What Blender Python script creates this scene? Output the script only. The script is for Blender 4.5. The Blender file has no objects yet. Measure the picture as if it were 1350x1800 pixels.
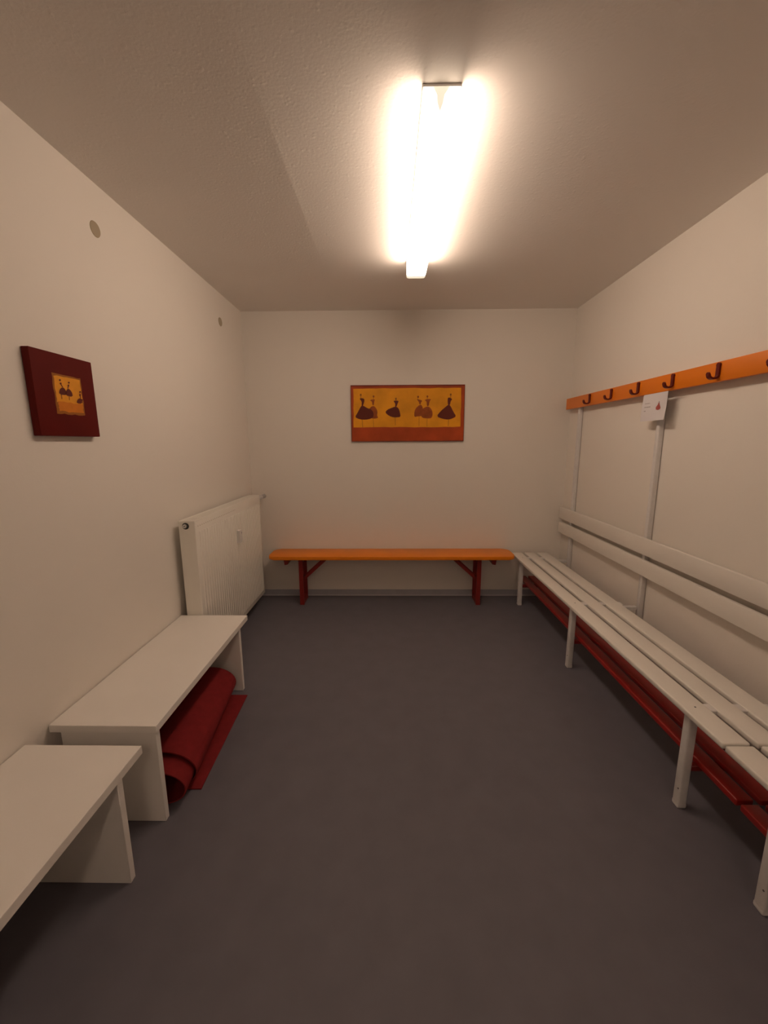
import bpy, bmesh, math, random
from mathutils import Vector, Matrix
random.seed(3)
S = bpy.context.scene
C = S.collection

# ---------------------------------------------------------------- camera
F, PITCH, YAW, ROLL, CAMH = 694.4, 0.1742, -0.0152, -0.0050, 1.444
cam = bpy.data.cameras.new('camera'); co = bpy.data.objects.new('camera', cam); C.objects.link(co)
cam.sensor_fit = 'VERTICAL'; cam.sensor_height = 24.0; cam.lens = F / 1800 * 24.0
cam.clip_start = 0.01; cam.clip_end = 50
def rot_cam():
    cy, sy = math.cos(YAW), math.sin(YAW)
    Ry = Matrix(((cy, -sy, 0), (sy, cy, 0), (0, 0, 1)))
    B = Matrix(((1, 0, 0), (0, 0, -1), (0, 1, 0)))
    cp, sp = math.cos(PITCH), math.sin(PITCH)
    P = Matrix(((1, 0, 0), (0, cp, -sp), (0, sp, cp)))
    cr, sr = math.cos(ROLL), math.sin(ROLL)
    Q = Matrix(((cr, -sr, 0), (sr, cr, 0), (0, 0, 1)))
    M = Q @ P @ B @ Ry                       # rows: image right, image down, forward
    return Matrix((M[0], -M[1], -M[2])).transposed()
co.matrix_world = Matrix.Translation((0, 0, CAMH)) @ rot_cam().to_4x4()
S.camera = co

# ---------------------------------------------------------------- world, colour, exposure
w = bpy.data.worlds.new('world'); S.world = w; w.use_nodes = True
w.node_tree.nodes['Background'].inputs[0].default_value = (0, 0, 0, 1)
w.node_tree.nodes['Background'].inputs[1].default_value = 0
S.view_settings.view_transform = 'Standard'; S.view_settings.look = 'None'
S.view_settings.gamma = 1; S.view_settings.use_curve_mapping = False
S.view_settings.exposure = 0.0
LAMP_COL = (1.0, 0.765, 0.585)
LAMP = 11.8           # radiance of the fluorescent diffusers

# room (metres; camera stands at x=0, y=0)
XL, XR, YB, YN, H = -1.270, 1.586, 3.597, -3.20, 2.55

# ---------------------------------------------------------------- materials
def mat(name, col, rough=0.6, spec=0.5, emit=None, estr=0, bump=None, var=None, coat=0):
    m = bpy.data.materials.new(name); m.use_nodes = True
    nt = m.node_tree; b = nt.nodes['Principled BSDF']
    b.inputs['Base Color'].default_value = (*col, 1); b.inputs['Roughness'].default_value = rough
    b.inputs['Specular IOR Level'].default_value = spec
    if coat: b.inputs['Coat Weight'].default_value = coat; b.inputs['Coat Roughness'].default_value = 0.15
    if emit: b.inputs['Emission Color'].default_value = (*emit, 1); b.inputs['Emission Strength'].default_value = estr
    tc = nt.nodes.new('ShaderNodeTexCoord')
    def noise(scale, detail, stretch=None):
        n = nt.nodes.new('ShaderNodeTexNoise'); n.inputs['Scale'].default_value = scale; n.inputs['Detail'].default_value = detail
        if stretch:
            mp = nt.nodes.new('ShaderNodeMapping'); mp.inputs['Scale'].default_value = stretch
            nt.links.new(tc.outputs['Object'], mp.inputs[0]); nt.links.new(mp.outputs[0], n.inputs['Vector'])
        else: nt.links.new(tc.outputs['Object'], n.inputs['Vector'])
        return n
    if var:                                 # (scale, amount[, stretch]) mild tone variation of the material itself
        n = noise(var[0], 4, var[2] if len(var) > 2 else None)
        mr = nt.nodes.new('ShaderNodeMapRange'); mr.inputs[1].default_value = .3; mr.inputs[2].default_value = .7
        mr.inputs[3].default_value = 1 - var[1]; mr.inputs[4].default_value = 1 + var[1]
        nt.links.new(n.outputs['Fac'], mr.inputs[0])
        mx = nt.nodes.new('ShaderNodeVectorMath'); mx.operation = 'SCALE'; mx.inputs[0].default_value = col
        nt.links.new(mr.outputs[0], mx.inputs['Scale']); nt.links.new(mx.outputs[0], b.inputs['Base Color'])
    if bump:                                # list of (scale, strength, distance)
        prev = None
        for sc, st, di in bump:
            n = noise(sc, 3); bp = nt.nodes.new('ShaderNodeBump')
            bp.inputs['Strength'].default_value = st; bp.inputs['Distance'].default_value = di
            nt.links.new(n.outputs['Fac'], bp.inputs['Height'])
            if prev: nt.links.new(prev.outputs[0], bp.inputs['Normal'])
            prev = bp
        nt.links.new(prev.outputs[0], b.inputs['Normal'])
    return m

def woodchip(name, col, strength):
    """painted woodchip wallpaper: soft paper relief with raised chips"""
    m = mat(name, col, 0.85, 0.25)
    nt = m.node_tree; b = nt.nodes['Principled BSDF']; tc = nt.nodes.new('ShaderNodeTexCoord')
    v = nt.nodes.new('ShaderNodeTexVoronoi'); v.feature = 'SMOOTH_F1'; v.inputs['Scale'].default_value = 62
    v.inputs['Randomness'].default_value = 1
    n0 = nt.nodes.new('ShaderNodeTexNoise'); n0.inputs['Scale'].default_value = 38; n0.inputs['Detail'].default_value = 3
    nt.links.new(tc.outputs['Object'], v.inputs['Vector']); nt.links.new(tc.outputs['Object'], n0.inputs['Vector'])
    mr = nt.nodes.new('ShaderNodeMapRange'); mr.inputs[1].default_value = .05; mr.inputs[2].default_value = .42
    mr.inputs[3].default_value = 1; mr.inputs[4].default_value = 0
    nt.links.new(v.outputs['Distance'], mr.inputs[0])
    mu = nt.nodes.new('ShaderNodeMath'); mu.operation = 'MULTIPLY'
    g = nt.nodes.new('ShaderNodeMapRange'); g.inputs[1].default_value = .48; g.inputs[2].default_value = .66
    nt.links.new(n0.outputs['Fac'], g.inputs[0])
    nt.links.new(mr.outputs[0], mu.inputs[0]); nt.links.new(g.outputs[0], mu.inputs[1])
    ad = nt.nodes.new('ShaderNodeMath'); ad.operation = 'ADD'
    n1 = nt.nodes.new('ShaderNodeTexNoise'); n1.inputs['Scale'].default_value = 95; n1.inputs['Detail'].default_value = 2
    nt.links.new(tc.outputs['Object'], n1.inputs['Vector'])
    nt.links.new(mu.outputs[0], ad.inputs[0]); nt.links.new(n1.outputs['Fac'], ad.inputs[1])
    bp = nt.nodes.new('ShaderNodeBump'); bp.inputs['Strength'].default_value = strength; bp.inputs['Distance'].default_value = 0.0016
    nt.links.new(ad.outputs[0], bp.inputs['Height']); nt.links.new(bp.outputs[0], b.inputs['Normal'])
    return m

M = {}
M['wall'] = woodchip('wall_paint', (0.83, 0.785, 0.725), 0.16)
M['ceil'] = woodchip('ceiling_paint', (0.86, 0.815, 0.77), 0.30)
M['floor'] = mat('vinyl_floor', (0.146, 0.138, 0.163), 0.6, 0.38, bump=[(260, .06, .001)], var=(9, .05))
M['skirt'] = mat('vinyl_skirting', (0.40, 0.39, 0.43), 0.55, 0.4, var=(12, .05))
M['bead'] = mat('skirting_bead', (0.62, 0.60, 0.62), 0.5)
M['rad'] = mat('radiator_enamel', (0.84, 0.81, 0.74), 0.35, 0.5)
M['raddark'] = mat('radiator_shadow_gap', (0.03, 0.028, 0.025), 0.8)
M['steel'] = mat('bright_steel', (0.75, 0.73, 0.70), 0.3, 0.6); M['steel'].node_tree.nodes['Principled BSDF'].inputs['Metallic'].default_value = 0.7
M['grey'] = mat('grey_plastic', (0.33, 0.33, 0.34), 0.5)
M['whitepl'] = mat('white_plastic', (0.72, 0.70, 0.68), 0.4)
M['lam'] = mat('white_laminate', (0.87, 0.835, 0.79), 0.42, 0.45, var=(5, .015))
M['paint'] = mat('white_painted_wood', (0.82, 0.785, 0.73), 0.42, 0.45, bump=[(35, .05, .002)], var=(14, .02, (1, .2, 1)))
M['tube'] = mat('white_painted_steel', (0.74, 0.72, 0.71), 0.4, 0.5, var=(40, .04))
M['screw'] = mat('dark_screw', (0.09, 0.08, 0.08), 0.5)
M['redwood'] = mat('red_painted_slat', (0.33, 0.010, 0.006), 0.35, 0.5, var=(10, .12, (1, .1, 1)))
M['redsteel'] = mat('dark_red_steel', (0.24, 0.018, 0.014), 0.42, 0.4)
M['orange'] = mat('orange_varnish', (0.86, 0.245, 0.004), 0.38, 0.5, var=(7, .07, (.15, 1, 1)))
M['orangerail'] = mat('orange_painted_rail', (0.80, 0.205, 0.003), 0.4, 0.45, var=(6, .06, (1, .15, 1)))
M['hook'] = mat('dark_red_hook', (0.13, 0.008, 0.006), 0.45, 0.35)
M['mat'] = mat('red_felt', (0.235, 0.020, 0.022), 0.9, 0.15, bump=[(420, .35, .001)], var=(30, .08))
M['cap'] = mat('beige_patch', (0.40, 0.335, 0.24), 0.7)
M['paper'] = mat('white_paper', (0.74, 0.71, 0.73), 0.7, 0.2)
M['ink'] = mat('grey_ink', (0.30, 0.26, 0.26), 0.7)
M['inkred'] = mat('red_ink', (0.42, 0.09, 0.08), 0.7)
M['tray'] = mat('lamp_tray', (0.70, 0.66, 0.62), 0.5)
M['diff'] = mat('lamp_diffuser', (0.8, 0.8, 0.8), 0.4, emit=LAMP_COL, estr=LAMP)
M['diffside'] = mat('lamp_diffuser_side', (0.8, 0.8, 0.8), 0.4, emit=LAMP_COL, estr=LAMP * 1.75)

M['diffend'] = mat('lamp_diffuser_end', (0.8, 0.78, 0.7), 0.4, emit=(1.0, 0.80, 0.62), estr=3.2)
M['diffv'] = mat('lamp_dim_glow', (0.6, 0.55, 0.42), 0.4, emit=(1.0, 0.86, 0.66), estr=0.85)  # weaker glow painted on the lamp's end pieces
M['canvas'] = mat('maroon_canvas', (0.12, 0.009, 0.007), 0.7, 0.15, bump=[(300, .1, .001)], var=(6, .10))
M['rust'] = mat('rust_canvas', (0.42, 0.062, 0.012), 0.6, 0.3, var=(7, .22))
M['rustdark'] = mat('dark_rust_canvas', (0.20, 0.026, 0.010), 0.6, 0.3, var=(9, .2))
M['ochre'] = mat('ochre_print', (0.82, 0.34, 0.010), 0.6, 0.3, var=(5, .16))
M['ochre2'] = mat('small_ochre_print', (0.80, 0.33, 0.022), 0.6, 0.3, var=(14, .12))
M['ochrelow'] = mat('deep_ochre_print', (0.66, 0.20, 0.012), 0.6, 0.3, var=(14, .15))
M['figure'] = mat('dark_figure_print', (0.125, 0.018, 0.010), 0.6, 0.3)
M['figurefade'] = mat('faded_figure_print', (0.33, 0.075, 0.012), 0.6, 0.3, var=(20, .25))
M['figureline'] = mat('brown_line_print', (0.33, 0.11, 0.012), 0.6, 0.3)

# ---------------------------------------------------------------- mesh helpers
def add_box(bm, x0, x1, y0, y1, z0, z1, bev=0.0, seg=2, mi=0):
    vs = [bm.verts.new((x, y, z)) for x in (x0, x1) for y in (y0, y1) for z in (z0, z1)]
    idx = [(0, 1, 3, 2), (4, 6, 7, 5), (0, 4, 5, 1), (2, 3, 7, 6), (0, 2, 6, 4), (1, 5, 7, 3)]
    fs = []
    for i in idx:
        f = bm.faces.new([vs[k] for k in i]); f.material_index = mi; fs.append(f)
    if bev > 0:
        es = list({e for f in fs for e in f.edges})
        r = bmesh.ops.bevel(bm, geom=es, offset=bev, segments=seg, profile=0.5, affect='EDGES')
        for f in r['faces']: f.material_index = mi
    return vs
def add_tube(bm, p0, p1, r, n=16, mi=0, r1=None):
    p0, p1 = Vector(p0), Vector(p1); d = (p1 - p0).normalized()
    a = d.orthogonal().normalized(); b = d.cross(a); r1 = r if r1 is None else r1
    A = [bm.verts.new(p0 + r * (math.cos(t) * a + math.sin(t) * b)) for t in [2 * math.pi * k / n for k in range(n)]]
    B = [bm.verts.new(p1 + r1 * (math.cos(t) * a + math.sin(t) * b)) for t in [2 * math.pi * k / n for k in range(n)]]
    fs = [bm.faces.new((A[k], A[(k + 1) % n], B[(k + 1) % n], B[k])) for k in range(n)]
    fs += [bm.faces.new(list(reversed(A))), bm.faces.new(B)]
    for f in fs: f.material_index = mi
def add_prism(bm, pts, off, mi=0):
    """closed polygon pts (3-D) pushed along vector off"""
    A = [bm.verts.new(p) for p in pts]; B = [bm.verts.new(Vector(p) + Vector(off)) for p in pts]
    n = len(pts)
    fs = [bm.faces.new(A), bm.faces.new(list(reversed(B)))]
    fs += [bm.faces.new((A[k], B[k], B[(k + 1) % n], A[(k + 1) % n])) for k in range(n)]
    for f in fs: f.material_index = mi
    return fs
def obj(name, bm, mats, parent=None, smooth=False):
    bmesh.ops.recalc_face_normals(bm, faces=bm.faces)
    me = bpy.data.meshes.new(name); bm.to_mesh(me); bm.free()
    for m in (mats if isinstance(mats, (list, tuple)) else [mats]): me.materials.append(m)
    o = bpy.data.objects.new(name, me); C.objects.link(o)
    if smooth:
        for p in me.polygons: p.use_smooth = True
        try: me.set_sharp_from_angle(angle=math.radians(40))
        except Exception: pass
    if parent:
        o.parent = parent
        me.transform(Matrix.Translation(-parent_world(parent)))
    return o
def parent_world(p):
    v = Vector(p.location); q = p.parent
    while q: v += Vector(q.location); q = q.parent
    return v
def tag(o, label, cat, group=None):
    o['label'] = label; o['category'] = cat
    if group: o['group'] = group
    return o
def thing(name, label, cat, loc, group=None):
    o = bpy.data.objects.new(name, None); C.objects.link(o); o.location = loc; o.empty_display_size = .1
    return tag(o, label, cat, group)
def struct(name, bm, m):
    o = obj(name, bm, m); o['kind'] = 'structure'; return o
def box(name, m, parent, x0, x1, y0, y1, z0, z1, bev=0.0, seg=2):
    bm = bmesh.new(); add_box(bm, x0, x1, y0, y1, z0, z1, bev, seg); return obj(name, bm, m, parent, bev > 0)

# ---------------------------------------------------------------- room shell
T = 0.12
bm = bmesh.new(); add_box(bm, XL - T, XR + T, YN - T, YB + T, -T, 0); struct('floor', bm, M['floor'])
# slab joint left of the lamps, a sag shaped to give a light-dark edge
bm = bmesh.new()
XS = -0.421
xs = [XL - T, XL, -1.0, -.82, -.74, -.66, -.6, -.54, -.5, -.47, -.445, XS - .006, XS + .002, -.395, -.37, -.34, -.30, -.25, -.20, -.15, -.1, -.06, 0, .5, XR, XR + T]
ys = [YN - T, YN, 0, .6, 1.0] + [1.2 + .1 * k for k in range(17)] + [3.2, YB, YB + T]
def ceil_z(x, y):
    amp = .0040 * max(0, min(1, (y - .9) / .6)) * max(0, min(1, (2.9 - y) / .6))
    g = 1 - (XS - x) / .40 if x < XS - .003 else 1 - (x - XS) / .36
    return H - amp * max(0, min(1, g)) ** 2
G = [[bm.verts.new((x, y, ceil_z(x, y))) for y in ys] for x in xs]
Gt = [[bm.verts.new((x, y, H + T)) for y in ys] for x in xs]
for i in range(len(xs) - 1):
    for j in range(len(ys) - 1):
        bm.faces.new((G[i][j], G[i][j + 1], G[i + 1][j + 1], G[i + 1][j])); bm.faces.new((Gt[i][j], Gt[i + 1][j], Gt[i + 1][j + 1], Gt[i][j + 1]))
for i in range(len(xs) - 1):
    for j in (0, len(ys) - 1): bm.faces.new((G[i][j], G[i + 1][j], Gt[i + 1][j], Gt[i][j]))
for j in range(len(ys) - 1):
    for i in (0, len(xs) - 1): bm.faces.new((G[i][j], G[i][j + 1], Gt[i][j + 1], Gt[i][j]))
struct('ceiling', bm, M['ceil'])
bm = bmesh.new(); add_box(bm, XL - T, XL, YN, YB, 0, H); struct('wall_left', bm, M['wall'])
bm = bmesh.new(); add_box(bm, XR, XR + T, YN, YB, 0, H); struct('wall_right', bm, M['wall'])
bm = bmesh.new(); add_box(bm, XL, XR, YB, YB + T, 0, H); struct('wall_back', bm, M['wall'])
bm = bmesh.new(); add_box(bm, XL, XR, YN - T, YN, 0, H); struct('wall_near', bm, M['wall'])
def skirting(name, x0, x1, y0, y1, bead):
    bm = bmesh.new(); add_box(bm, x0, x1, y0, y1, 0, 0.060, 0.0015, 1)
    add_box(bm, *bead, 0, 0.006, 0, 1, 1); struct(name, bm, [M['skirt'], M['bead']])
skirting('baseboard_back', XL, XR, YB - .005, YB, (XL, XR, YB - .011, YB - .005))
skirting('baseboard_left', XL, XL + .005, YN, YB - .005, (XL + .005, XL + .011, YN, YB - .011))
skirting('baseboard_right', XR - .005, XR, YN, YB - .005, (XR - .011, XR - .005, YN, YB - .011))

# ---------------------------------------------------------------- ceiling lamps
def luminaire(name, label, y0, y1, x0=0.108, x1=0.226):
    t = thing(name, label, 'ceiling light', ((x0 + x1) / 2, (y0 + y1) / 2, H), 'fluorescent ceiling lights')
    zt, zb = H - .009, H - .088
    box('lamp_tray', M['tray'], t, x0 - .002, x1 + .002, y0 - .001, y1 + .001, zt, H, .002, 1)
    e = .034
    bm = bmesh.new()                        # trough shaped prismatic cover with softened lower edges
    c = .012
    sec = [(x0, zt), (x0, zb + c), (x0 + .004, zb + .004), (x0 + c, zb), (x1 - c, zb), (x1 - .004, zb + .004), (x1, zb + c), (x1, zt)]
    add_prism(bm, [(x, y0 + .004, z) for x, z in sec], (0, y1 - y0 - .004 - e, 0)); d_ = obj('diffuser', bm, M['diff'], t)
    if True:                                # side walls set to glow stronger than the bottom, brightening walls and ceiling
        d_.data.materials.append(M['diffside'])
        for p in d_.data.polygons:
            if abs(p.normal.x) > .6: p.material_index = 1
    bm = bmesh.new(); add_prism(bm, [(x, y0, z) for x, z in sec], (0, .004, 0))
    ce = obj('end_cap', bm, M['diffend'], t)
    bm = bmesh.new(); xm = (x0 + x1) / 2 - .006
    vp = [(xm - .022, zt), (xm + .030, zt), (xm + .014, zt - .022), (xm + .009, zt - .045), (xm, zt - .068), (xm - .008, zt - .045), (xm - .010, zt - .022)]
    add_prism(bm, [(x, y0 - .001, z) for x, z in vp], (0, .001, 0)); obj('holder_silhouette', bm, M['diffv'], ce)  # V of weaker glow on the cap, painted as the holder's silhouette
    bm = bmesh.new(); add_prism(bm, [(x, y1 - e, z) for x, z in sec], (0, e, 0))
    fc = obj('end_cap', bm, [M['diffend'], M['diffv']], t)
    for p in fc.data.polygons:
        if abs(p.normal.y) < .5: p.material_index = 1
    return t
luminaire('fluorescent_ceiling_light', 'long white glowing fluorescent light on the ceiling in view, towards the back wall', 1.452, 2.712)
luminaire('fluorescent_ceiling_light', 'identical long fluorescent ceiling light behind the camera, outside the picture', -2.20, -0.94, x0=0.031, x1=0.149)

# ---------------------------------------------------------------- white slatted cloakroom benches along the right wall
def cloak_bench(label, ye, offset, joint_gap=.002):
    """ye: far end; the unit runs towards the camera for 2.35 m"""
    L = 2.352; yn = ye - L + joint_gap
    legs = [ye - .166, ye - 1.164, ye - 2.160]
    t = thing('cloakroom_bench', label, 'bench', (1.35, (ye + yn) / 2, 0), 'cloakroom benches along the right wall')
    for a, b in ((1.118, 1.212), (1.236, 1.327), (1.350, 1.446)):
        box('seat_slat', M['paint'], t, a, b, yn, ye, .418, .441, .006, 3)
    for a, b in ((.637, .735), (.766, .867)):
        box('backrest_slat', M['paint'], t, 1.531, 1.550, yn, ye, a, b, .003, 2)
    for i, y in enumerate(legs):
        bm = bmesh.new(); add_box(bm, 1.143, 1.178, y - .0175, y + .0175, 0.004, .420, .007, 3)
        add_box(bm, 1.1425, 1.1785, y - .018, y + .018, 0.0, .022, .006, 2)
        lg = obj('leg', bm, M['tube'], t, True)
        for z in (.085,):
            bm = bmesh.new(); add_tube(bm, (1.1435, y - .008, z), (1.1415, y - .008, z), .003, 10); obj('screw', bm, M['screw'], lg)
        yp = y - .012
        bm = bmesh.new(); add_box(bm, 1.553, 1.583, yp - .015, yp + .015, 0, 1.80, .005, 2)
        po = obj('post', bm, M['tube'], t, True)
        bm = bmesh.new(); add_box(bm, 1.179, 1.553, y - .014, y + .014, .395, .418, .003, 1)
        add_box(bm, 1.20, 1.46, y - .022, y + .022, .414, .4385, .003, 1)
        obj('crossbar', bm, M['tube'], t, True)
        bm = bmesh.new(); add_box(bm, 1.178, 1.556, y - .012, y + .012, .166, .190, .002, 1)
        obj('rack_crossbar', bm, M['redsteel'], t, True)
        bm = bmesh.new(); add_tube(bm, (1.166, y - .004, .441), (1.166, y - .004, .4418), .0035, 10); obj('screw', bm, M['screw'], t)
    for a, b in ((1.200, 1.262), (1.284, 1.346), (1.368, 1.430)):
        box('shoe_rack_slat', M['redwood'], t, a, b, yn + .004, ye - .002, .190, .216, .006, 3)
    box('hook_rail', M['orangerail'], t, 1.529, 1.551, yn, ye + (.012 if offset == 0 else 0), 1.716, 1.806, .003, 2)
    yh = ye - .40
    while yh > yn + .1:
        bm = bmesh.new()
        # flat back plate with rounded top, then a flat strip curling out and up to a round tip
        path = [(1.524, 1.790), (1.524, 1.744)]
        for k in range(9):
            a = math.pi * k / 8
            path.append((1.503 + .021 * math.cos(a), 1.744 - .015 * math.sin(a)))
        path += [(1.4805, 1.748)]
        hw = .0095; th = .0045
        prev = None
        for i, (x, z) in enumerate(path):
            nx, nz = (path[min(i + 1, len(path) - 1)][0] - path[max(i - 1, 0)][0], path[min(i + 1, len(path) - 1)][1] - path[max(i - 1, 0)][1])
            l = math.hypot(nx, nz); px, pz = -nz / l, nx / l
            ring = [bm.verts.new((x + s * th * px, yh + q * hw, z + s * th * pz)) for s, q in ((-1, -1), (1, -1), (1, 1), (-1, 1))]
            if prev:
                for k in range(4): bm.faces.new((prev[k], prev[(k + 1) % 4], ring[(k + 1) % 4], ring[k]))
            else: bm.faces.new(ring)
            prev = ring
        bm.faces.new(prev)
        add_tube(bm, (1.519, yh, 1.790), (1.529, yh, 1.790), .0105, 16)
        add_tube(bm, (1.476, yh, 1.748), (1.484, yh, 1.7485), .0095, 16)
        obj('coat_hook', bm, M['hook'], t, True)
        yh -= .300
    return t
cloak_bench('white slatted bench with orange coat hook rail and red shoe rack, touching the back wall', 3.540, 0)
cloak_bench('nearer white slatted bench on the right, cut off by the picture edge', 3.540 - 2.358, 1)

# paper note hanging under the hook rail
bm = bmesh.new()
y0, y1, zt, zb = 2.470, 2.260, 1.714, 1.560
NU, NV = 14, 10
def paper_pt(u, v):        # u 0..1 from the back-wall side to the camera side, v 0..1 downwards
    x = 1.5215 - .012 * v + .008 * math.sin(v * 2.2) * (u - .2) + .010 * (1 - u) * v * v * .5
    return Vector((x, y0 + (y1 - y0) * u + .006 * v * (u - .3), zt + (zb - zt) * v - .003 * u * 0))
P = [[bm.verts.new(paper_pt(i / NU, j / NV)) for j in range(NV + 1)] for i in range(NU + 1)]
Q = [[bm.verts.new(paper_pt(i / NU, j / NV) + Vector((.0006, 0, 0))) for j in range(NV + 1)] for i in range(NU + 1)]
for i in range(NU):
    for j in range(NV):
        bm.faces.new((P[i][j], P[i + 1][j], P[i + 1][j + 1], P[i][j + 1]))
        bm.faces.new((Q[i][j], Q[i][j + 1], Q[i + 1][j + 1], Q[i + 1][j]))
def paper_poly(pts, mi):
    bm.faces.new([bm.verts.new(paper_pt(u, v) - Vector((.0006, 0, 0))) for u, v in pts]).material_index = mi
def dash(u0, u1, v, h, mi=1):
    n = max(2, int((u1 - u0) / .03)); 
    for k in range(n):
        a = u0 + (u1 - u0) * k / n; b = a + (u1 - u0) / n * .72; hh = h * random.uniform(.7, 1.1)
        paper_poly([(a, v - hh), (b, v - hh), (b, v + hh), (a, v + hh)], mi)
dash(.12, .34, .34, .014); dash(.12, .38, .475, .016); dash(.12, .20, .62, .018)
paper_poly([(.60, .52), (.66, .43), (.74, .44), (.79, .55), (.78, .60), (.70, .63), (.61, .60)], 2)
paper_poly([(.665, .43), (.675, .37), (.72, .37), (.735, .44)], 2)
paper_poly([(.685, .37), (.68, .33), (.70, .31), (.72, .33), (.715, .37)], 1)
o = obj('paper_note', bm, [M['paper'], M['ink'], M['inkred']], None)
tag(o, 'small white paper note with a red dress drawing, hanging from the orange hook rail', 'note')

# ---------------------------------------------------------------- orange folding beer bench at the back wall
t = thing('folding_bench', 'orange varnished folding bench with dark red steel legs, against the back wall', 'bench', (0, 3.45, 0))
bm = bmesh.new()
x0, x1, ya, yb, R = -1.072, 1.092, 3.312, 3.578, .055
out = []
for cx, cy, a0 in ((x1 - R, ya + R, -90), (x1 - R, yb - R, 0), (x0 + R, yb - R, 90), (x0 + R, ya + R, 180)):
    for k in range(7):
        a = math.radians(a0 + 15 * k); out.append((cx + R * math.cos(a), cy + R * math.sin(a), .435))
fs = add_prism(bm, out, (0, 0, .031))
es = [e for e in bm.edges if abs(e.verts[0].co.z - e.verts[1].co.z) < 1e-6]
bmesh.ops.bevel(bm, geom=es, offset=.009, segments=3, profile=.5, affect='EDGES')
obj('seat', bm, M['orange'], t, True)
for s, xc in ((-1, -.796), (1, .790)):
    bm = bmesh.new()
    hw = .0175
    def L_post(y):
        add_box(bm, xc - hw, xc + hw, y, y + .006, 0, .425, .001, 1)
    for y, inner in ((3.368, 1), (3.535, -1)):   # angle-section posts: a plate facing the room and a flange
        add_box(bm, xc - hw, xc + hw, y - .003, y + .003, 0, .434)
        xf = xc - s * hw
        add_box(bm, xf - .003, xf + .003, min(y, y + inner * .010), max(y, y + inner * .010), 0, .434)
    add_box(bm, xc - hw, xc + hw, 3.371, 3.532, 0, .045)
    add_box(bm, xc - hw, xc + hw, 3.371, 3.532, .395, .434)
    add_box(bm, xc - .012, xc + .012, 3.371, 3.532, .215, .232)
    lg = obj('leg_frame', bm, M['redsteel'], t)
    # diagonal brace from the middle of the leg frame up to the seat
    bm = bmesh.new()
    p0 = Vector((xc - s * .004, 3.45, .222)); p1 = Vector((xc - s * .235, 3.45, .434))
    d = (p1 - p0).normalized(); n = Vector((d.z, 0, -d.x)) * .012
    add_prism(bm, [p0 - n + Vector((0, -.065, 0)), p0 + n + Vector((0, -.065, 0)), p1 + n + Vector((0, -.065, 0)), p1 - n + Vector((0, -.065, 0))], (0, .006, 0))
    add_prism(bm, [p0 - n + Vector((0, .059, 0)), p0 + n + Vector((0, .059, 0)), p1 + n + Vector((0, .059, 0)), p1 - n + Vector((0, .059, 0))], (0, .006, 0))
    add_tube(bm, p0 + Vector((0, -.07, 0)), p0 + Vector((0, .07, 0)), .006, 10)
    obj('brace', bm, M['redsteel'], t)
    xb = xc + s * .125
    bm = bmesh.new()
    add_prism(bm, [(xb + s * .028, 3.37, .436), (xb - s * .030, 3.37, .436), (xb - s * .010, 3.37, .378), (xb + s * .018, 3.37, .372)], (0, .16, 0))
    obj('latch_bracket', bm, M['redsteel'], t)

# ---------------------------------------------------------------- white laminate benches on the left
def board_bench(label, y0, y1, xr=-.872, zt=.421):
    xl = XL + .006
    t = thing('white_bench', label, 'bench', ((xl + xr) / 2, (y0 + y1) / 2, 0), 'white board benches along the left wall')
    box('seat_board', M['lam'], t, xl, xr + .010, y0, y1, zt - .030, zt, .0015, 1)
    box('side_panel', M['lam'], t, xl + .035, xr + .001, y1 - .118, y1 - .094, 0, zt - .030, .0015, 1)
    box('side_panel', M['lam'], t, xl + .035, xr + .001, y0 + .008, y0 + .032, 0, zt - .030, .0015, 1)
    return t
board_bench('white board bench by the radiator with a rolled red mat underneath it', 1.282, 2.228)
board_bench('nearest white board bench at bottom left, cut off by the picture edge', .23, 1.188, xr=-.866)

# ---------------------------------------------------------------- rolled red mat
t = thing('rolled_mat', 'rolled up red felt mat lying under the white bench by the radiator', 'mat', (-.93, 1.7, 0))
def spiral_sheet(bm, cx, r_out, r_in, turns, ya, yb, th, start, flap=None, kx=1.0, skew=0.0, flap_skew=0.0):
    """a sheet wound into a roll; optional flat flap on the floor"""
    n = int(turns * 36); c = []
    for k in range(n + 1):
        f = k / n; a = start + f * turns * 2 * math.pi; r = r_in + (r_out - r_in) * f
        c.append((cx + kx * r * math.cos(a), r_out + th * .5 + r * math.sin(a)))
    if flap:
        c += [(cx + (flap - cx) * q, th * .5 + .0008) for q in (.25, .5, .75, 1.0)]
    def off(i, s):
        a = c[max(i - 1, 0)]; b = c[min(i + 1, len(c) - 1)]; dx, dz = b[0] - a[0], b[1] - a[1]; l = math.hypot(dx, dz)
        return (c[i][0] - s * dz / l * th / 2, c[i][1] + s * dx / l * th / 2)
    rows = []
    for i in range(len(c)):
        (xa, za), (xb, zb) = off(i, 1), off(i, -1)
        sk_ = skew if i <= n else skew + (flap_skew - skew) * (i - n) / 4
        q = lambda x, y, z: (x + sk_ * (y - ya), y, max(z, .0006))
        rows.append([bm.verts.new(q(xa, ya, za)), bm.verts.new(q(xa, yb, za)), bm.verts.new(q(xb, yb, zb)), bm.verts.new(q(xb, ya, zb))])
    for i in range(len(rows) - 1):
        A, B = rows[i], rows[i + 1]
        for k in range(4): bm.faces.new((A[k], A[(k + 1) % 4], B[(k + 1) % 4], B[k]))
    bm.faces.new(rows[0]); bm.faces.new(list(reversed(rows[-1])))
SK = -.122
bm = bmesh.new(); spiral_sheet(bm, -.944, .0890, .0830, 1.25, 1.432, 2.062, .005, math.radians(180), flap=-.801, kx=1.52, skew=SK, flap_skew=-.045)
obj('outer_wrap', bm, M['mat'], t, True)
bm = bmesh.new(); spiral_sheet(bm, -.936, .0740, .0700, 1.3, 1.352, 1.97, .005, math.radians(150), kx=1.62, skew=SK)
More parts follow.
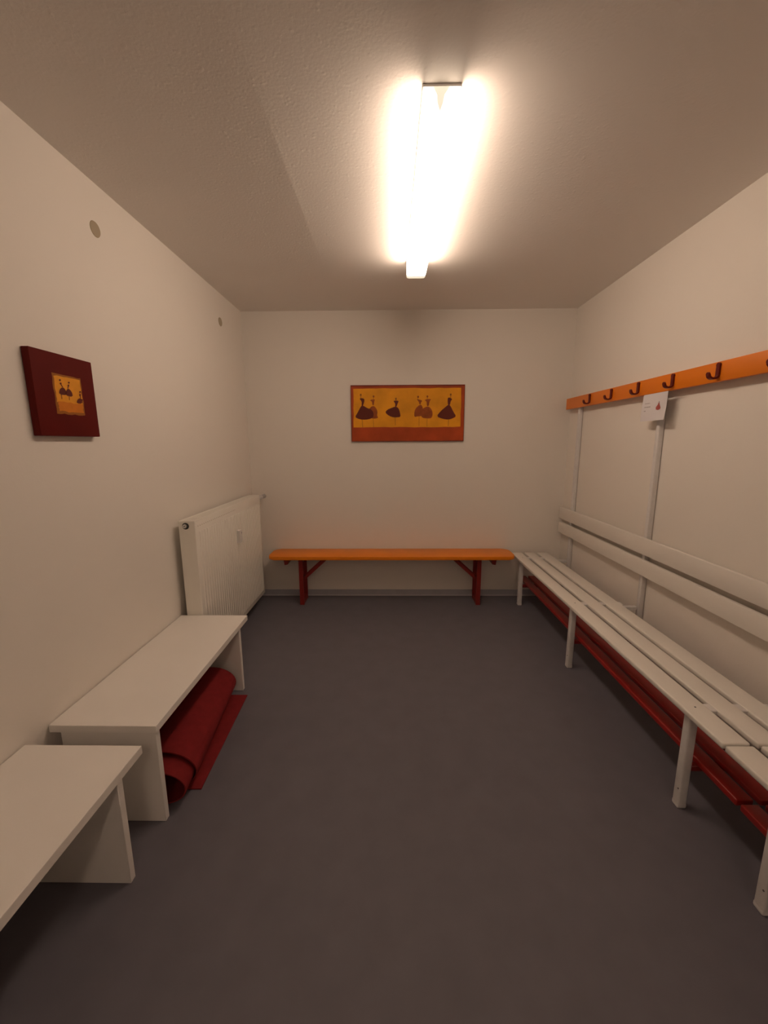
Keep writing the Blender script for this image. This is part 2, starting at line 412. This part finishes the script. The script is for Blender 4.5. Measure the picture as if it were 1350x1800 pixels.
bmesh.ops.translate(bm, verts=bm.verts, vec=(0, 0, .006))
obj('inner_roll', bm, M['mat'], t, True)

# ---------------------------------------------------------------- radiator
t = thing('radiator', 'white ribbed panel radiator hung low on the left wall beside the back corner', 'radiator', (XL + .07, 2.80, .11))
ry0, ry1, rz0, rz1 = 2.236, 3.392, .110, .992
xf = XL + .137; xb = XL + .042
bm = bmesh.new()
add_box(bm, xf - .012, xf, ry0, ry1, rz0, rz1, .004, 2)
pitch = .0333; n = int((ry1 - ry0 - .05) / pitch); ys = ry0 + .03
for k in range(n):                          # raised vertical ribs pressed into the front sheet
    yc = ys + (k + .5) * pitch
    z0_, z1_ = rz0 + .035, rz1 - .060
    a = [(xf - .001, yc - .012, z) for z in (z0_, z1_)]; b = [(xf + .0055, yc - .006, z) for z in (z0_ + .008, z1_ - .008)]
    c_ = [(xf + .0055, yc + .006, z) for z in (z0_ + .008, z1_ - .008)]; d_ = [(xf - .001, yc + .012, z) for z in (z0_, z1_)]
    V = [bm.verts.new(p) for p in a + b + c_ + d_]
    for i in ((0, 1, 3, 2), (2, 3, 5, 4), (4, 5, 7, 6), (0, 2, 4, 6), (1, 7, 5, 3)): bm.faces.new([V[q] for q in i])
obj('front_panel', bm, M['rad'], t, True)
for k in range(23):
    y = ry0 + .030 + k * .0255
    bm = bmesh.new(); add_tube(bm, (xf - .001, y, rz1 - .028), (xf + .0006, y, rz1 - .028), .0030, 8)
    obj('vent_hole', bm, M['cap'], t)
box('rear_panel', M['rad'], t, xb, xb + .012, ry0, ry1, rz0, rz1, .004, 2)
bm = bmesh.new()                            # convector sheet between the panels
for k in range(22):
    y = ry0 + .06 + k * .05
    add_box(bm, xb + .014, xf - .014, y, y + .002, rz0 + .06, rz1 - .06)
obj('convector', bm, M['rad'], t)
for ya, yb in ((ry0 - .003, ry0 + .001), (ry1 - .001, ry1 + .003)):
    box('side_cover', M['rad'], t, xb - .002, xf - .002, ya, yb, rz0 + .02, rz1 + .004, .001, 1)
bm = bmesh.new()                            # top grille: frame with slots
zt = rz1 + .008
add_box(bm, xb - .004, xb + .014, ry0 - .004, ry1 + .004, rz1 - .004, zt, .002, 1)
add_box(bm, xf - .016, xf - .002, ry0 - .004, ry1 + .004, rz1 - .004, zt, .002, 1)
k = ry0 - .004
while k < ry1 - .004:
    add_box(bm, xb + .012, xf - .014, k, k + .016, rz1 - .003, zt - .001); k += .0225
obj('top_grille', bm, M['rad'], t)
xp, zp, yp_ = XL + .081, rz1 - .022, ry0 - .003          # near-black disc, painted shade of the cut-out around the vent plug
bm = bmesh.new(); add_tube(bm, (xp, yp_, zp), (xp, yp_ - .002, zp), .0195, 28)
pl = obj('plug_recess_shade', bm, M['raddark'], t, True)
bm = bmesh.new(); add_tube(bm, (xp - .003, yp_ - .002, zp), (xp - .003, yp_ - .010, zp), .0125, 24, 0, .011)
p2 = obj('vent_plug', bm, M['steel'], pl, True)
bm = bmesh.new(); add_tube(bm, (xp - .003, yp_ - .010, zp), (xp - .003, yp_ - .0108, zp), .0032, 12)
obj('plug_socket_shade', bm, M['raddark'], pl, True)  # near-black disc, the socket's shade put into its colour
bm = bmesh.new()
yd, zd = 2.840, .765                        # heat cost allocator
add_box(bm, xf + .0055, xf + .008, yd - .019, yd + .019, zd - .050, zd + .046, .002, 1)
add_prism(bm, [(xf + .008, yd - .019, zd + .044), (xf + .008, yd + .019, zd + .044), (xf + .008, yd + .019, zd - .030), (xf + .008, yd + .004, zd - .048), (xf + .008, yd - .019, zd - .048)], (.022, 0, 0))
add_box(bm, xf + .029, xf + .0305, yd + .004, yd + .015, zd + .018, zd + .030, 0, 1, 1)
obj('heat_meter', bm, [M['whitepl'], M['grey']], t)
xv = XL + .126; zv = .972
bm = bmesh.new(); add_tube(bm, (xv, ry1, zv), (xv, ry1 + .040, zv), .011, 16)
add_tube(bm, (xv, ry1 + .040, zv), (xv, ry1 + .058, zv), .024, 20, 0, .021)
add_tube(bm, (XL, ry1 + .026, zv - .004), (xv, ry1 + .030, zv), .009, 14)
vb = obj('valve', bm, M['whitepl'], t, True)
bm = bmesh.new(); add_tube(bm, (xv + .003, ry1 + .058, zv), (xv + .006, ry1 + .142, zv), .018, 20)
obj('valve_cap', bm, M['grey'], vb, True)
for z in (.24, .86):
    for y in (2.33, 3.22): box('wall_bracket', M['rad'], t, XL, xb, y - .015, y + .015, z - .03, z + .03)

# ---------------------------------------------------------------- round patches on the left wall
for y, z, lab in ((1.873, 2.357, 'round beige wall cover plate high on the left wall above the small picture'),
                  (3.148, 2.341, 'round beige wall cover plate high on the left wall by the back corner')):
    bm = bmesh.new(); add_tube(bm, (XL, y, z), (XL + .003, y, z), .031, 32, 0, .029)
    tag(obj('wall_cover', bm, M['cap'], None, True), lab, 'wall cover', 'round covers on the left wall')

# ---------------------------------------------------------------- pictures
def painting(name, label, loc, canvas_bm, canvas_mat):
    t = thing(name, label, 'picture', loc); obj('canvas', canvas_bm, canvas_mat, t, True); return t
def poly_on(bm, pts, plane, layer, mi):
    """printed shapes lie one on the other in hair-thin layers"""
    P_ = [plane(u, v, layer) for u, v in pts]
    f = bm.faces.new([bm.verts.new(p) for p in P_]); f.material_index = mi
def circle(cx, cy, rx, ry=None, n=12):
    ry = ry or rx
    return [(cx + rx * math.cos(2 * math.pi * k / n), cy + ry * math.sin(2 * math.pi * k / n)) for k in range(n)]
def smooth_poly(pts, it=2):
    for _ in range(it):
        q = []
        for i in range(len(pts)):
            a, b = pts[i], pts[(i + 1) % len(pts)]
            q += [(.75 * a[0] + .25 * b[0], .75 * a[1] + .25 * b[1]), (.25 * a[0] + .75 * b[0], .25 * a[1] + .75 * b[1])]
        pts = q
    return pts
PX0, PX1, PZ0, PZ1, PY = -.3405, .6555, 1.4525, 1.9365, YB - .020
bm = bmesh.new(); add_box(bm, PX0, PX1, PY, YB - .001, PZ0, PZ1, .0015, 1)
t = painting('wide_painting', 'wide ochre picture of six dancing figures on the back wall', ((PX0 + PX1) / 2, YB, PZ0), bm, M['rustdark'])
def plane_b(u, v, layer):
    return Vector((PX0 + (u - 97) / 1131 * (PX1 - PX0), PY - .0003 - .0003 * layer, PZ1 - (v - 92) / 561 * (PZ1 - PZ0)))
bm = bmesh.new()
wob = lambda a: a + random.uniform(-3, 3)
def rough_rect(x0, y0, x1, y1, n=14):
    p = [(x0 + (x1 - x0) * k / n, wob(y0)) for k in range(n)] + [(wob(x1), y0 + (y1 - y0) * k / 6) for k in range(6)]
    p += [(x1 - (x1 - x0) * k / n, wob(y1)) for k in range(n)] + [(wob(x0), y1 - (y1 - y0) * k / 6) for k in range(6)]
    return p
poly_on(bm, rough_rect(103, 104, 1221, 646), plane_b, 0, 1)
poly_on(bm, rough_rect(122, 124, 1192, 509), plane_b, 1, 0)
def line(x0, y0, x1, y1, w_=3, layer=2, mi=4):
    poly_on(bm, [(x0 - w_ / 2, y0), (x0 + w_ / 2, y0), (x1 + w_ / 2, y1), (x1 - w_ / 2, y1)], plane_b, layer, mi)
# the two faded pairs first, then the dark figures
for hx, hy, bod, sk, lg in (
    (324, 203, [(286, 242), (305, 232), (340, 232), (330, 250), (326, 290), (312, 290), (308, 252)],
     [(318, 292), (345, 312), (364, 352), (356, 395), (372, 416), (322, 424), (285, 412), (262, 370), (278, 320)], (318, 424, 322, 510)),
    (766, 210, [(750, 232), (785, 238), (810, 248), (796, 262), (792, 285), (780, 285), (772, 255)],
     [(792, 278), (818, 318), (806, 372), (800, 402), (760, 402), (730, 410), (728, 370), (738, 325)], (778, 402, 778, 500)),
    (858, 207, [(828, 244), (850, 232), (900, 232), (880, 252), (872, 302), (854, 302), (850, 252)],
     [(860, 300), (895, 322), (914, 365), (908, 418), (870, 425), (806, 418), (792, 378), (804, 330)], (858, 424, 858, 506))):
    poly_on(bm, circle(hx, hy, 9, 11), plane_b, 2, 3); line(hx - 1, hy + 8, hx - 2, hy + 30, 4)
    poly_on(bm, smooth_poly(bod, 1), plane_b, 2, 3); poly_on(bm, smooth_poly(sk), plane_b, 2 if hx != 858 else 3, 3 if hx != 858 else 3); line(*lg)
for hx, hy, bod, sk, lg in (
    (197, 187, [(183, 224), (200, 218), (232, 224), (232, 255), (216, 296), (203, 296), (206, 250)],
     [(208, 286), (245, 308), (272, 322), (300, 330), (325, 365), (318, 412), (270, 430), (215, 433), (165, 423), (136, 404), (162, 362), (190, 310)], (208, 430, 212, 510)),
    (546, 228, [(520, 248), (545, 244), (574, 248), (564, 272), (551, 308), (537, 308), (540, 275)],
     [(542, 302), (572, 318), (586, 360), (594, 406), (560, 411), (520, 411), (478, 396), (437, 362), (458, 335), (498, 318)], (538, 411, 540, 492)),
    (1088, 190, [(1060, 218), (1085, 220), (1106, 236), (1090, 250), (1084, 292), (1062, 292), (1058, 250)],
     [(1068, 286), (1088, 298), (1120, 362), (1149, 404), (1110, 426), (1070, 437), (1010, 428), (950, 404), (992, 350), (1042, 308)], (1073, 434, 1070, 500))):
    poly_on(bm, circle(hx, hy, 9, 12), plane_b, 4, 4); line(hx, hy + 8, hx, hy + 32, 5, 4, 4)
    poly_on(bm, smooth_poly(bod, 1), plane_b, 5, 2); poly_on(bm, smooth_poly(sk, 1), plane_b, 4, 2); line(*lg, 4, 4, 4)
obj('print', bm, [M['ochre'], M['rust'], M['figure'], M['figurefade'], M['figureline']], t)

PXF = XL + .030
bm = bmesh.new(); add_box(bm, XL + .0015, PXF, 1.415, 1.706, 1.474, 1.777, .003, 2)
t = painting('square_painting', 'square maroon canvas with a small ochre picture of dancing figures, on the left wall', (XL, 1.56, 1.474), bm, M['canvas'])
def plane_l(px, py, layer):
    # crop coordinates -> u along the wall, v down, inside the small print
    dx, dy = px - 475, py - 508; a, b, c_, d_ = 256, 42, 31, 346
    det = a * d_ - b * c_; u = (dx * d_ - b * dy) / det; v = (a * dy - dx * c_) / det
    return Vector((PXF + .0004 + .0003 * layer, 1.501 + u * .131, 1.700 - v * .141))
bm = bmesh.new()
def uvp(u, v): return (475 + 256 * u + 42 * v, 508 + 31 * u + 346 * v)
def rrl(u0, v0, u1, v1, j=.018):
    p = [(u0 + (u1 - u0) * k / 8, v0 + random.uniform(-j, j)) for k in range(8)] + [(u1 + random.uniform(-j, j), v0 + (v1 - v0) * k / 8) for k in range(8)]
    p += [(u1 - (u1 - u0) * k / 8, v1 + random.uniform(-j, j)) for k in range(8)] + [(u0 + random.uniform(-j, j), v1 - (v1 - v0) * k / 8) for k in range(8)]
    return [uvp(*q) for q in p]
poly_on(bm, rrl(-.03, -.02, 1.02, 1.02), plane_l, 0, 3)
poly_on(bm, rrl(.02, .035, .98, .72), plane_l, 1, 0)
poly_on(bm, rrl(.05, .70, .97, .95), plane_l, 2, 1)
for sk in ([(528, 690), (530, 650), (556, 622), (585, 640), (602, 696)], [(585, 698), (590, 655), (611, 630), (645, 660), (658, 712)], [(690, 770), (698, 735), (722, 720), (745, 730), (764, 738), (747, 742), (748, 774)]):
    poly_on(bm, smooth_poly(sk, 1), plane_l, 4, 2)
for (x0, y0, x1, y1) in ((540, 588, 562, 626), (618, 596, 608, 634), (727, 676, 733, 722), (548, 690, 552, 730), (620, 706, 622, 740)):
    poly_on(bm, [(x0 - 4, y0), (x0 + 5, y0), (x1 + 5, y1), (x1 - 4, y1)], plane_l, 3, 2 if y0 < 680 else 3)
for c_ in ((537, 562), (543, 592), (619, 580), (614, 608), (727, 662), (727, 692)): poly_on(bm, circle(*c_, 9), plane_l, 4, 2)
obj('print', bm, [M['ochre2'], M['ochrelow'], M['figure'], M['figureline']], t)
